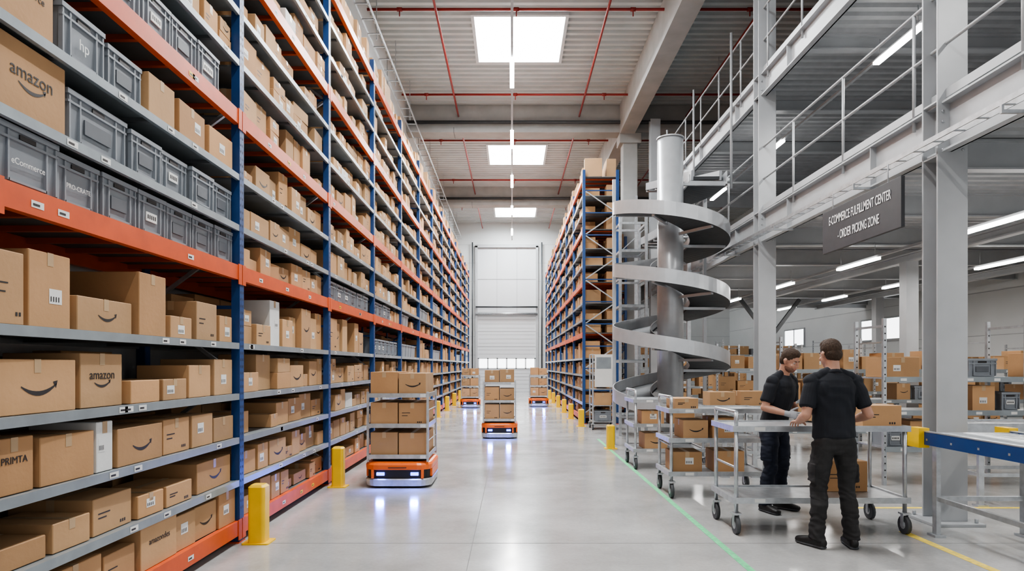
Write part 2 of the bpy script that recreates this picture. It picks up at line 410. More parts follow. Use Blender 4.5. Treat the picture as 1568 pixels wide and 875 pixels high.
for y in(11.9,21.6,31.3):
    mb=MB();mb.box(XL,XR,y-.22,y+.22,9.25,H+.02,'concrete');mb.box(XL,XR,y-.27,y+.27,9.2,9.34,'concrete')
    for x in(-1.9,5.5): mb.box(x-.01,x+.01,y-.28,y+.28,9.19,9.36,'joint')
    mb.build('concrete_beam',ceil)
mb=MB()
for a,b in((-4,11.63),(12.17,21.33),(21.87,31.03),(31.57,38.9)): mb.box(3.52,4.0,a,b,9.15,H,'concrete')
mb.build('concrete_girder',ceil)
for x,y in((3.87,21.6),(3.87,31.3)):
    mb=MB();mb.box(x-.24,x+.24,y-.24,y+.24,0,9.19,'concrete');mb.box(x-.36,x+.36,y-.3,y+.3,8.85,9.19,'concrete');mb.build('concrete_column',bevel=.02)
mb=MB()
for y in(8.2,15.1,19.85,23.9,29.,34.):
    mb.cyl((XL+.1,y,9.82),(XR-.1,y,9.82),.034,'red_pipe',8)
    for k in range(6): x=-2.6+k*2.7;mb.cyl((x,y,9.66),(x,y,9.82),.015,'red_pipe',6);mb.cyl((x-.06,y,9.82),(x+.06,y,9.82),.048,'red_pipe',8)
for x in(-1.75,2.2,5.7):
    mb.cyl((x,-3,9.74),(x,38.8,9.74),.03,'red_pipe',8)
    for y in(3,9,14,18,26,33): mb.cyl((x,y,9.74),(x,y,H),.008,'galv',5)
mb.build('sprinkler_pipes',ceil)
mb=MB()
mb.cyl((XL,21.25,9.5),(XR,21.25,9.5),.06,'dark_steel',8);mb.cyl((XL,30.95,9.5),(XR,30.95,9.5),.06,'dark_steel',8)
mb.build('ceiling_pipes',ceil)
mb=MB()
for k in range(2): mb.box(-3.2+k*.28,-3.18+k*.28,0,38,8.9,8.97,'galv')
for k in range(64): mb.box(-3.2,-2.9,k*.6,k*.6+.03,8.9,8.92,'galv')
for k in range(16): mb.box(-3.06,-3.04,k*2.4+.3,k*2.4+.32,8.92,H,'galv')
mb.build('cable_tray',ceil)
# door
mb=MB();dx0,dx1=-2.05,1.42;par=empty('door_1',(-.3,YB,0))
for k in range(5):
    mb.box(dx0,dx1,YB-.09,YB-.03,.0+.9*k+.005,.9*k+.885,'door_white')
    mb.box(dx0,dx1,YB-.075,YB-.04,.9*k+.885,.9*k+.905,'joint')
    for q in(.2,.45,.7): mb.box(dx0+.05,dx1-.05,YB-.095,YB-.09,.9*k+q,.9*k+q+.014,'seam')
mb.build('door_panels',par)
mb=MB();mb.box(dx0+.05,dx1-.05,YB-.11,YB-.095,1.42,1.98,'window_glow')
for k in range(7): x=dx0+.05+k*(dx1-dx0-.1)/6;mb.box(x-.04,x+.04,YB-.125,YB-.1,1.38,2.02,'door_white')
mb.box(dx0,dx1,YB-.125,YB-.1,1.36,1.43,'door_white');mb.box(dx0,dx1,YB-.125,YB-.1,1.97,2.04,'door_white')
mb.build('door_glazing',par)
mb=MB();mb.box(dx0-.14,dx0,YB-.2,YB-.01,0,8.7,'steel_paint');mb.box(dx1,dx1+.14,YB-.2,YB-.01,0,8.7,'steel_paint')
mb.box(dx0-.14,dx1+.14,YB-.2,YB-.01,8.6,8.75,'steel_paint');mb.cyl((dx0-.1,YB-.28,5.05),(dx1+.1,YB-.28,5.05),.05,'dark_steel');mb.cyl((dx0-.1,YB-.25,4.65),(dx1+.1,YB-.25,4.65),.07,'galv')
mb.cyl((dx0-.3,YB-.2,0),(dx0-.3,YB-.2,8.9),.04,'dark_steel');mb.cyl((dx1+.35,YB-.2,0),(dx1+.35,YB-.2,8.9),.04,'dark_steel')
mb.box(dx0,dx1,YB-.06,YB-.02,4.7,8.6,'door_white');mb.box(dx0,dx1,YB-.07,YB-.055,6.7,6.74,'seam')
for x in(-.9,.3): mb.box(x-.01,x+.01,YB-.07,YB-.055,4.7,8.6,'seam')
mb.build('door_frame',par)
# ---------------------------------------------------------------- lights
def area(name,loc,sx,sy,power,col=(1,.975,.945),rot=(0,0,0),parent=None):
    l=bpy.data.lights.new(name,'AREA');l.shape='RECTANGLE';l.size=sx;l.size_y=sy;l.energy=power;l.color=col
    o=bpy.data.objects.new(name,l);o.location=loc;o.rotation_euler=rot;COL.objects.link(o)
    if parent: adopt(o,parent)
    return o
for a,b in SK: area('skylight_and_ceiling_lamp',((SX0+SX1)/2,(a+b)/2,H+.37),SX1-SX0-.06,b-a-.06,720,(.95,.98,1.))
area('skylight_and_ceiling_lamp',(.2,7.5,H-.02),2.2,2.4,540,(.95,.98,1.))  # area lamp under the closed ceiling; no skylight is built here
par=empty('led_light_line',(0,20,8.28))
mb=MB();mb.box(-.025,.025,-2,35,8.29,8.34,'steel_paint')
for k in range(13): y=k*2.9;mb.cyl((0,y,8.34),(0,y,H),.006,'galv',5)
mb.build('trunking_rail',par)
mb=MB()
ys=[5.4,9.8,14.2,18.6,23.,27.4,32.]
for y in ys: mb.box(-.05,.05,y,y+1.5,8.25,8.29,'led')
mb.build('led_tubes',par)
for y in [1.]+ys: area('led_lamp',(0,y+.75,8.24),.1,1.5,175 if y<20 else 220,parent=par)
def tube_row(name,x,z,ys,ln,pw):
    par=empty(name,(x,ys[0],z));mb=MB();mb.box(x-.025,x+.025,ys[0]-1,ys[-1]+ln+1,z+.04,z+.08,'steel_paint')
    for y in ys:
        mb.box(x-.045,x+.045,y,y+ln,z,z+.04,'led')
        for q in(.1,ln-.1): mb.cyl((x,y+q,z+.08),(x,y+q,z+.33),.006,'galv',5)
    mb.build('tubes',par)
    for y in ys: area('led_lamp',(x,y+ln/2,z-.008),.09,ln,pw,parent=par)
tube_row('mezzanine_tube_lights',6.45,3.45,[1.5,4.7,8.0,11.5,15,18.5,22],1.4,46)
tube_row('mezzanine_tube_lights',9.1,3.45,[4.7,8.2,11.5,14.7,17.8,21],1.3,46)
tube_row('mezzanine_tube_lights',5.35,6.0,[4.,8.5,12.9,16.4],1.1,60)
tube_row('mezzanine_tube_lights',8.6,6.0,[4.,8.5,12.9],1.1,60)
# ---------------------------------------------------------------- mezzanine
par=empty('steel_mezzanine',(8,12,0))
XM=4.37
mb=MB()
def ibeam_y(mb,x,y0,y1,z0,z1,w,mat):
    mb.box(x-w/2,x+w/2,y0,y1,z0,z0+.025,mat);mb.box(x-w/2,x+w/2,y0,y1,z1-.025,z1,mat);mb.box(x-.01,x+.01,y0,y1,z0+.025,z1-.025,mat)
def ibeam_x(mb,y,x0,x1,z0,z1,w,mat):
    mb.box(x0,x1,y-w/2,y+w/2,z0,z0+.02,mat);mb.box(x0,x1,y-w/2,y+w/2,z1-.02,z1,mat);mb.box(x0,x1,y-.008,y+.008,z0+.02,z1-.02,mat)
cols=[1.9,6.6,11.3,20.]
cx=4.37
for y in cols:
    w=.30;hd=.125
    mb.box(cx-w/2,cx+w/2,y-hd,y-hd+.022,0.03,9.1,'steel_paint');mb.box(cx-w/2,cx+w/2,y+hd-.022,y+hd,0.03,9.1,'steel_paint')
    mb.box(cx-.012,cx+.012,y-hd+.022,y+hd-.022,0.03,9.1,'steel_paint');mb.box(cx-.25,cx+.25,y-.24,y+.24,0,.03,'steel_paint')
    for zz in(3.66,4.2,6.2,6.55): mb.box(cx-w/2+.003,cx+w/2-.003,y-hd+.022,y+hd-.022,zz,zz+.02,'steel_paint')
    for zz in(3.72,3.85,4.0,4.1,6.3,6.45):
        for xx in(-.1,.1): mb.cyl((cx+xx,y-hd-.015,zz),(cx+xx,y-hd,zz),.016,'galv',6)
    for xx in(-.19,.19):
        for yy in(-.19,.19): mb.cyl((cx+xx,y+yy,.03),(cx+xx,y+yy,.07),.018,'galv',6)
mb.build('columns',par,bevel=.004)
mb=MB()
for z0,z1,ye in((3.7,4.2,24),(6.2,6.58,19)):
    mb.box(XM-.03,XM-.01,-2,ye,z0,z1,'steel_paint');mb.box(XM-.11,XM-.01,-2,ye,z0,z0+.02,'steel_paint');mb.box(XM-.11,XM-.01,-2,ye,z1-.02,z1,'steel_paint')
    y=.7
    while y<ye:
        mb.box(XM-.1,XM-.03,y,y+.012,z0+.02,z1-.02,'steel_paint');y+=2.36
    y=.4
    while y<ye:
        ibeam_x(mb,y,XM,XR-.02,z0+.1,z1-.06,.14,'steel_paint');y+=2.35
    for x in(7.9,11.2):
        ibeam_y(mb,x,-2,ye,z0-.06,z0+.1,.16,'steel_paint')
    corr(mb,XM,XR,-2,ye,z1-.06,.22,.05,'deck_under')
    mb.box(XM,XR,-2,ye,z1,z1+.03,'deck_grey')
    mb.box(XM-.02,XR,ye-.02,ye+.1,z0,z1,'steel_paint')
mb.build('decks_and_beams',par)
mb=MB()
for x in(7.9,11.2):
    for y in(6.6,13.,20.): mb.box(x-.12,x+.12,y-.12,y+.12,0,3.64,'steel_paint')
mb.beam((7.9,20,2.4),(7.0,20,3.6),.1,.1,'dark_steel');mb.beam((7.9,20,2.4),(8.8,20,3.6),.1,.1,'dark_steel')
mb.build('inner_posts',par)
mb=MB()
def rail(mb,x,y0,y1,z,step=1.5):
    for zz in(.55,1.1): mb.cyl((x,y0,z+zz),(x,y1,z+zz),.018,'steel_paint',8)
    mb.box(x-.006,x+.006,y0,y1,z+.01,z+.10,'steel_paint')
    y=y0
    while y<=y1+.01: mb.cyl((x,y,z-.15),(x,y,z+1.1),.018,'steel_paint',8);y+=step
rail(mb,XM-.06,-2,16,4.23);rail(mb,XM-.06,-2,19,6.6,1.3)
for y in(12.6,15.2,17.8): mb.cyl((XM-.14,y,5.0),(XM-.14,y,8.0),.025,'steel_paint',8)
mb.build('handrails',par)
mb=MB()
for dx in(-.31,-.20): mb.box(XM+dx-.005,XM+dx+.005,0,19,3.74,3.79,'galv')
y=0
while y<19: mb.box(XM-.31,XM-.20,y,y+.02,3.74,3.75,'galv');y+=.3
y=.7
while y<19: mb.box(XM-.32,XM-.02,y,y+.025,3.67,3.70,'galv');mb.box(XM-.32,XM-.30,y,y+.025,3.70,3.74,'galv');y+=2.35
mb.build('edge_cable_tray',par)
par=empty('hanging_sign',(4.02,7.58,3.2))
mb=MB();mb.box(4.01,4.05,6.73,8.43,3.01,3.54,'sign_grey')
for y in(7.0,8.2): mb.cyl((4.03,y,3.54),(4.03,y,3.74),.008,'galv',6)
mb.build('sign_panel',par,bevel=.004)
text('sign_lettering','E-COMMERCE FULFILLMENT CENTER',(4.005,7.58,3.39),(math.pi/2,0,-math.pi/2),.150,'white_text',par,.545,off=.0012)
text('sign_lettering','- ORDER PICKING ZONE',(4.005,7.58,3.18),(math.pi/2,0,-math.pi/2),.150,'white_text',par,.545,off=.0012)
# ---------------------------------------------------------------- spiral
par=empty('spiral_chute',(3.03,12.5,0))
mb=MB();mb.at(3.03,12.5,0)
mb.cyl((0,0,0.02),(0,0,5.9),.245,'spiral_steel',32);mb.cyl((0,0,0),(0,0,.03),.4,'spiral_steel',24);mb.cyl((0,0,5.9),(0,0,5.93),.26,'spiral_steel',32)
mb.build('central_column',par)
mb=MB();mb.at(3.03,12.5,0)
th0,th1=.0,7.55*math.pi;pit=1.19;n=260
def zh(th): return 5.12-th/(2*math.pi)*pit
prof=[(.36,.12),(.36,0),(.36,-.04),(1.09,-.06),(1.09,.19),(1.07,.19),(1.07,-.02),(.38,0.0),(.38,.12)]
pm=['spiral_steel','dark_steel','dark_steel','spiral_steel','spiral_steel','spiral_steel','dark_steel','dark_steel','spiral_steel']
prev=None
for k in range(n+1):
    th=th0+(th1-th0)*k/n;row=[mb.P((r*math.cos(th),r*math.sin(th),zh(th)+dz)) for r,dz in prof]
    if prev:
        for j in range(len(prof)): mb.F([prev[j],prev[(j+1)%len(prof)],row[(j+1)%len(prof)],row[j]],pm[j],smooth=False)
    else: mb.F(row,'spiral_steel')
    prev=row
mb.F(prev[::-1],'spiral_steel')
th=0
while th<th1:
    z=zh(th)-.07;c,s=math.cos(th),math.sin(th)
    mb.beam((.2*c,.2*s,z),(1.05*c,1.05*s,z),.05,.05,'spiral_steel');th+=math.pi/3
mb.build('helical_slide',par)
mb=MB();mb.at(3.03,12.5,0)
for a in(150,40):
    c,s=math.cos(math.radians(a)),math.sin(math.radians(a))
    mb.box(1.14*c-.03,1.14*c+.03,1.14*s-.03,1.14*s+.03,0,5.3,'spiral_steel')
mb.build('support_posts',par)
par=empty('infeed_conveyor',(4,14.5,5.6))
mb=MB()
for a,b in((Vector((3.75,12.6,5.2)),Vector((3.9,17.6,6.35))),(Vector((3.5,14.2,4.45)),Vector((3.75,18.0,4.9)))):
    mb.beam(a,b,.5,.06,'dark_steel')
    for sx in(-.27,.27): mb.beam(a+Vector((sx,0,.05)),b+Vector((sx,0,.05)),.05,.18,'spiral_steel')
    for t in(.0,.25,.5,.75,1):
        p=a.lerp(b,t);mb.cyl((p.x-.28,p.y,p.z-.08),(p.x+.45,p.y,p.z-.08),.025,'galv')
for x in(3.3,3.95):
    for y in(14.6,17.4): mb.box(x-.04,x+.04,y-.04,y+.04,0,5.5 if y<15 else 6.1,'galv')
mb.build('belt_and_frame',par)
par=empty('lift_tower',(2.8,15,0));mb=MB()
for x in(2.42,3.0):
    for y in(14.6,15.4): mb.box(x-.03,x+.03,y-.03,y+.03,0,4.9,'galv')
z=.4;k=0
while z<4.9:
    for y in(14.6,15.4): mb.box(2.42,3.0,y-.015,y+.015,z,z+.05,'galv')
    for x in(2.42,3.0): mb.box(x-.015,x+.015,14.6,15.4,z,z+.05,'galv')
    if k%2==0: mb.box(2.45,2.97,14.63,15.37,z+.05,z+.07,'shelf_grey')
    if k%3==0 and z<4.2: mb.beam((2.42,14.6,z),(3.0,14.6,z+.55) ,.02,.02,'galv')
    z+=.62;k+=1
for z in(1.1,2.35,3.6):
    pts=[(2.46+.5*t,14.7+.1*math.sin(t*9),z+.08+.05*math.sin(t*math.pi)) for t in[i/8 for i in range(9)]]
    for a,b in zip(pts,pts[1:]): mb.cyl(a,b,.028,'orange_hose',8)
mb.build('tower_frame',par)
# ---------------------------------------------------------------- bollards
def bollard(x,y,h=.52):
    mb=MB();mb.at(x,y,0);mb.rprism(.15,.15,.03,[(.012,0),(h-.02,0),(h,.02)],'yellow');mb.rprism(.24,.2,.02,[(0,0),(.012,0)],'yellow');mb.build('safety_bollard')
for y in(5.83,8.5): bollard(-2.26,y)
for y in(14.4,17.1,19.9,22.8,25.6,28.4): bollard(-2.26,y,.5)
for x,y in((1.87,12.4),(1.79,16.9),(1.74,19.3),(1.74,21.8),(1.74,24.6),(1.74,27.4),(1.74,30.2)): bollard(x,y,.45)
# ---------------------------------------------------------------- robots
def caster(mb,x,y,r=.06,mat='rubber'):
    mb.cyl((x-.018,y,r),(x+.018,y,r),r,mat,16);mb.cyl((x-.022,y,r),(x+.022,y,r),r*.45,'galv',10)
    mb.box(x-.03,x-.022,y-.02,y+.02,r-.01,r*2+.02,'galv');mb.box(x+.022,x+.03,y-.02,y+.02,r-.01,r*2+.02,'galv')
    mb.box(x-.04,x+.04,y-.04,y+.04,r*2+.015,r*2+.03,'galv')
def robot(x,y,yaw,w=.84,d=.95):
    par=empty('mobile_robot',(x,y,0))
    mb=MB();mb.at(x,y,0,yaw)
    mb.rprism(w+.03,d+.03,.18,[(.02,.05,'black'),(.03,.01,'galv'),(.11,.0,'galv'),(.125,.01,'galv'),(.13,.03,'black'),(.235,.03,'black'),(.24,.005,'robot_orange'),(.30,.0,'robot_orange'),(.325,.02,'robot_orange'),(.34,.07,'robot_orange'),(.345,.12,'black')],'black')
    for sx in(-1,1):
        for sy in(-1,1):
            mb.at(x,y,0,yaw);mb.rprism(0.001,0.001,.001,[(0.1,0),(0.1001,0)],'black') if False else None
    f=-d/2-.0
    mb.box(-w*.40,-w*.36,f-.006,f+.04,.13,.24,'robot_orange');mb.box(w*.36,w*.40,f-.006,f+.04,.13,.24,'robot_orange')
    mb.box(-w*.32,-w*.20,f-.003,f+.04,.165,.205,'blue_led');mb.box(w*.20,w*.32,f-.003,f+.04,.165,.205,'blue_led')
    mb.box(-w*.14,w*.14,f-.020,f+.01,.262,.272,'black')
    for sx in(-1,1):
        mb.box(sx*(w/2-.02)-.004,sx*(w/2-.02)+.03*sx,-.32,.32,.135,.235,'robot_orange')
        mb.cyl((sx*(w/2-.14),0,.06),(sx*(w/2-.06),0,.06),.06,'rubber',14)
        for yy in(-d/2+.16,d/2-.16): mb.cyl((sx*w*.25-.02,yy,.035),(sx*w*.25+.02,yy,.035),.035,'rubber',12)
    mb.cyl((0,0,.32),(0,0,.37),.22,'dark_steel',18)
    mb.build('drive_base',par,bevel=.003)
    c,s=math.cos(yaw),math.sin(yaw)
    for sx in(-.26,.26):
        lx,ly=sx*w,f-.03
        area('headlamp',(x+lx*c-ly*s,y+lx*s+ly*c,.185),.09,.03,5.,(.12,.2,1.),(math.radians(-62)+math.pi*0,0,yaw),par)
    mb=MB();mb.at(x,y,0,yaw);hw=w/2;hd=d/2
    for sx in(-1,1):
        for sy in(-1,1):
            X=sx*(hw-.035);Y=sy*(hd-.035);mb.box(X-.014,X+.014,Y-.014,Y+.014,.34,1.24,'galv')
    for z in(.40,.80,1.19):
        mb.box(-hw+.05,hw-.05,-hd+.05,hd-.05,z-.012,z,'galv')
        for s_ in(-1,1):
            mb.box(-hw+.02,hw-.02,s_*(hd-.035)-.006,s_*(hd-.035)+.006,z-.025,z+.03,'galv');mb.box(s_*(hw-.035)-.006,s_*(hw-.035)+.006,-hd+.02,hd-.02,z-.025,z+.03,'galv')
        mb.box(hw-.13,hw-.06,-hd+.02,-hd+.03,z-.02,z+.02,'label')
    for s_ in(-1,1):
        for z in(.6,1.0): mb.cyl((s_*(hw-.035),-hd+.04,z),(s_*(hw-.035),hd-.04,z),.007,'galv',6)
    mb.build('shelf_trolley',par)
    mb=MB()
    for z,hh in((.40,.34),(.80,.32),(1.19,.31)):
        for k in(-1,1):
            w2=(w-.12)/2;lx=k*w2/2+k*.002;ly=-hd+.06;h2=hh*U(.86,1.)
            carton(mb,x+lx*c-ly*s,y+lx*s+ly*c,z+.001,yaw-math.pi/2,w2-.01,h2,d-.14,None,1)
    mb.build('carried_cartons',par,bevel=.003)
robot(-1.47,8.85,0);robot(-.27,14.45,0,.76,.85);robot(-1.55,24.5,0,.72,.8);robot(1.02,25.2,0,.74,.8)
# ---------------------------------------------------------------- carts
def cart(x0,x1,y0,y1,zs,posts,ph,boxes=()):
    par=empty('platform_cart',((x0+x1)/2,(y0+y1)/2,0));mb=MB()
    for x in(x0+.04,x1-.04):
        for y in(y0+.04,y1-.04):
            caster(mb,x,y,.085);mb.cyl((x,y,.2),(x,y,posts),.019,'galv',10)
    for z in zs:
        mb.box(x0+.02,x1-.02,y0+.02,y1-.02,z-.012,z,'galv')
        for y in(y0+.02,y1-.02): mb.box(x0,x1,y-.015,y+.015,z-.04,z+.014,'galv')
        for x in(x0+.015,x1-.015): mb.box(x-.015,x+.015,y0+.035,y1-.035,z-.04,z+.014,'galv')
        mb.box(x0+.2,x0+.3,y0+.002,y0+.006,z-.03,z+.004,'label')
    for x in(x0+.04,):
        mb.cyl((x,y0+.04,ph),(x,y1-.04,ph),.019,'galv',10)
        for y in(y0+.04,y1-.04): mb.cyl((x,y,posts),(x,y,ph),.019,'galv',10)
        mb.cyl((x,y0+.04,.62),(x,y1-.04,.62),.012,'galv',8)
    mb.build('frame',par)
    if boxes:
        b=MB()
        for (x,y,z,w,h,d) in boxes: carton(b,x,y,z+.002,-math.pi/2+U(-.06,.06),w,h,d,None)
        b.build('cartons',par,bevel=.003)
cart(2.06,3.72,6.08,6.76,[.33,1.0],1.0,1.14,[(3.48,6.14,1.0,.36,.2,.3),(3.3,6.45,.33,.42,.3,.28)])
cart(1.86,3.05,7.75,8.45,[.30,.70,1.05],1.05,1.2,[(2.2,7.82,.70,.3,.22,.4),(2.55,7.82,.70,.3,.25,.4),(2.1,7.82,.30,.35,.24,.4),(2.6,7.82,.30,.36,.25,.4),(2.1,7.85,1.05,.28,.13,.4)])
cart(1.84,2.95,9.9,10.7,[.30,.68,1.05],1.05,1.2,[(2.2,9.97,.30,.35,.24,.4),(2.15,9.97,.68,.34,.2,.4),(2.62,9.97,.68,.34,.24,.4)])
def conveyor(name,x0,x1,y0,y1,z,side,axis='y',legs=3,roll=.085,mat2='galv'):
    par=empty(name,((x0+x1)/2,(y0+y1)/2,0));mb=MB()
    L_=(y1-y0) if axis=='y' else (x1-x0)
    Wd=(x1-x0) if axis=='y' else (y1-y0)
    mb.at(x0,y0,0,0);T=(lambda l,w:(w,l)) if axis=='y' else (lambda l,w:(l,w))
    def bx_(l0,l1,w0,w1,z0,z1,m):
        a=T(l0,w0);b=T(l1,w1);mb.box(a[0],b[0],a[1],b[1],z0,z1,m)
    bx_(0,L_,0,.04,z-.10,z+.02,side);bx_(0,L_,Wd-.04,Wd,z-.10,z+.02,side)
    bx_(0,L_,-.002,.042,z+.02,z+.03,'galv');bx_(0,L_,Wd-.042,Wd+.002,z+.02,z+.03,'galv')
    l=.2
    while l<L_:
        for w in(-.0015,Wd+.0015):
            a=T(l,w);
            if axis=='y': mb.poly([(a[0],a[1]-.012,z-.06),(a[0],a[1]+.012,z-.06),(a[0],a[1]+.012,z-.04),(a[0],a[1]-.012,z-.04)],'galv')
        l+=.34
    l=.06
    while l<L_-.04:
        a=T(l,.04);b=T(l,Wd-.04);mb.cyl((*a,z-.01),(*b,z-.01),.026,'galv',8);l+=roll
    for k in range(legs):
        l=.25+k*(L_-.5)/max(1,legs-1)
        for w in(.02,Wd-.02):
            bx_(l-.03,l+.03,w-.02,w+.02,.02,z-.10,mat2);bx_(l-.06,l+.06,w-.05,w+.05,0,.02,mat2)
        a=T(l,.04);b=T(l,Wd-.04);mb.beam((*a,.35),(*b,.35),.04,.04,mat2)
    for w in(.02,Wd-.02): bx_(.25,L_-.25,w-.015,w+.015,.33,.37,mat2)
    mb.build('frame_and_rollers',par);return par
pc=conveyor('roller_conveyor',3.9,4.75,2.2,6.28,.93,'blue_frame','y',4)
mb=MB();mb.box(3.85,3.95,6.18,6.36,.80,.985,'yellow');mb.box(4.7,4.79,6.18,6.36,.80,.985,'yellow');mb.build('end_caps',pc)
pc=conveyor('roller_conveyor',2.75,4.1,9.2,9.8,.98,'galv','x',3)
mb=MB()
for x,w,h in((3.0,.36,.2),(3.45,.38,.21),(3.86,.34,.18)): carton(mb,x,9.3,1.0,-math.pi/2,w,h,.35)
mb.build('conveyed_cartons',pc,bevel=.003)
pc=conveyor('roller_conveyor',5.,12.4,7.3,7.9,.9,'galv','x',5)
def flow(x0,x1,y0,d,zs,ph,name='packing_shelf'):
    par=empty(name,((x0+x1)/2,y0,0));mb=MB();n=max(1,round((x1-x0)/1.9))
    for k in range(n+1):
        x=x0+(x1-x0)*k/n
        for y in(y0,y0+d):
            mb.box(x-.022,x+.022,y-.022,y+.022,0,ph,'galv')
            z=.1
            while z<ph-.05: mb.poly([(x-.009,y-.0235,z),(x+.009,y-.0235,z),(x+.009,y-.0235,z+.02),(x-.009,y-.0235,z+.02)],'ink_and_hole_shade');z+=.09  # post perforations as dark quads, hole shade put into the colour
        mb.beam((x,y0,ph-.1),(x,y0+d,ph-.1),.03,.03,'galv')
    for z in zs:
        mb.box(x0,x1,y0+.02,y0+d-.02,z-.02,z,'galv');mb.box(x0,x1,y0-.03,y0-.022,z-.06,z+.01,'shelf_grey')
        x=x0+.2
        while x<x1-.2: mb.poly([(x,y0-.0315,z-.045),(x+.08,y0-.0315,z-.045),(x+.08,y0-.0315,z-.01),(x,y0-.0315,z-.01)],'label');x+=U(.3,.6)
    mb.build('frame',par);b=MB();cr=MB()
    for i,z in enumerate(zs):
        nz=zs[i+1] if i+1<len(zs) else z+.5
        x=x0+.05
        while x<x1-.3:
            w=U(.25,.5);h=min((nz-z-.08)*U(.5,.95),.42)
            r=R()
            if r<.62: carton(b,x+w/2,y0+.05+U(0,.05),z+.001,-math.pi/2+U(-.05,.05),w-.02,h,min(d-.12,.5))
            elif r<.74: crate(cr,x+w/2,y0+.05,z+.001,-math.pi/2,w-.02,min(h,.25),min(d-.12,.5))
            x+=w+U(0,.08)
    b.build('stored_cartons',par,bevel=.003)
    if cr.v: cr.build('stored_crates',par)
flow(4.9,12.4,8.6,.7,[.5,.98,1.42],2.2)
flow(4.9,12.4,11.9,.8,[.4,.95,1.5],2.1)
flow(4.9,12.4,15.6,.8,[.4,.95,1.5],2.1)
flow(4.9,12.4,19.5,.9,[.4,.95,1.5],2.2)
flow(4.4,12.4,26.,.9,[.4,.95,1.5,2.0],2.6)
par=empty('roll_container',(2.25,16.3,0));mb=MB()
for x in(1.98,2.5):
    for y in(16.0,16.6):
        caster(mb,x,y,.06);mb.box(x-.018,x+.018,y-.018,y+.018,.15,1.85,'galv')
for z in(.2,.6,1.0,1.4): mb.box(1.98,2.5,16.0,16.6,z-.02,z,'galv')
for z in(.4,.8,1.2,1.85):
    for x in(1.98,2.5): mb.cyl((x,16,z),(x,16.6,z),.01,'galv',6)
    mb.cyl((1.98,16.6,z),(2.5,16.6,z),.01,'galv',6)
mb.box(2.02,2.46,15.955,15.97,1.05,1.85,'label');mb.box(2.06,2.42,15.95,15.956,1.5,1.78,'shelf_grey')
mb.build('cage_frame',par);mb=MB()
crate(mb,2.24,16.05,.201,-math.pi/2,.42,.26,.5);carton(mb,2.24,16.05,.601,-math.pi/2,.4,.3,.5);mb.build('contents',par)
# ---------------------------------------------------------------- people
class Body:
    def __init__(s): s.v=[];s.f=[];s.t=[];s.X=Matrix.Identity(4)
    def _add(s,rows,tag,c0,c1):
        base=len(s.v);n=len(rows[0])
        for r in rows: s.v+=[s.X@p for p in r]
        s.v+=[s.X@c0,s.X@c1];i0=len(s.v)-2;i1=i0+1
        for j in range(len(rows)-1):
            for k in range(n):
                a=base+j*n+k;b=base+j*n+(k+1)%n
                s.f.append((a,b,b+n,a+n));s.t.append(tag)
        for k in range(n):
            s.f.append((base+(k+1)%n,base+k,i0));s.t.append(tag)
            q=base+(len(rows)-1)*n;s.f.append((q+k,q+(k+1)%n,i1));s.t.append(tag)
    def tube(s,pts,tag,u=(1,0,0),seg=18,cap=1.):
        S=[]
        pts=[(Vector(p[0]),p[1],p[2] if len(p)>2 else p[1]) for p in pts]
        for i in range(len(pts)-1):
            a,b=pts[i],pts[i+1];n=max(2,int((b[0]-a[0]).length/.018))
            for k in range(n):
                t=k/n;S.append((a[0].lerp(b[0],t),a[1]+(b[1]-a[1])*t,a[2]+(b[2]-a[2])*t))
        S.append(pts[-1]);rows=[]
        def fr(T):
            uu=Vector(u);uu=(uu-T*uu.dot(T))
            if uu.length<.05: uu=Vector((0,1,0));uu=uu-T*uu.dot(T)
            uu.normalize();return uu,T.cross(uu)
        def ring(c,ru,rv,T):
            a,b=fr(T);return [c+a*(ru*math.cos(2*math.pi*k/seg))+b*(rv*math.sin(2*math.pi*k/seg)) for k in range(seg)]
        T0=(S[1][0]-S[0][0]).normalized();T1=(S[-1][0]-S[-2][0]).normalized()
        m0=min(S[0][1],S[0][2])*cap;m1=min(S[-1][1],S[-1][2])*cap
        for an in(75,50,25):
            a=math.radians(an);rows.append(ring(S[0][0]-T0*m0*math.sin(a),S[0][1]*math.cos(a),S[0][2]*math.cos(a),T0))
        for i,q in enumerate(S):
            if i==0:T=T0
            elif i==len(S)-1:T=T1
            else:T=(S[i+1][0]-S[i-1][0]).normalized()
            rows.append(ring(q[0],q[1],q[2],T))
        for an in(25,50,75):
            a=math.radians(an);rows.append(ring(S[-1][0]+T1*m1*math.sin(a),S[-1][1]*math.cos(a),S[-1][2]*math.cos(a),T1))
        s._add(rows,tag,S[0][0]-T0*m0,S[-1][0]+T1*m1)
    def ell(s,c,r,tag,n=16):
        c=Vector(c);rows=[]
        for j in range(1,n):
            a=math.pi*j/n;rows.append([c+Vector((r[0]*math.sin(a)*math.cos(2*math.pi*k/24),r[1]*math.sin(a)*math.sin(2*math.pi*k/24),-r[2]*math.cos(a))) for k in range(24)])
        s._add(rows,tag,c-Vector((0,0,r[2])),c+Vector((0,0,r[2])))
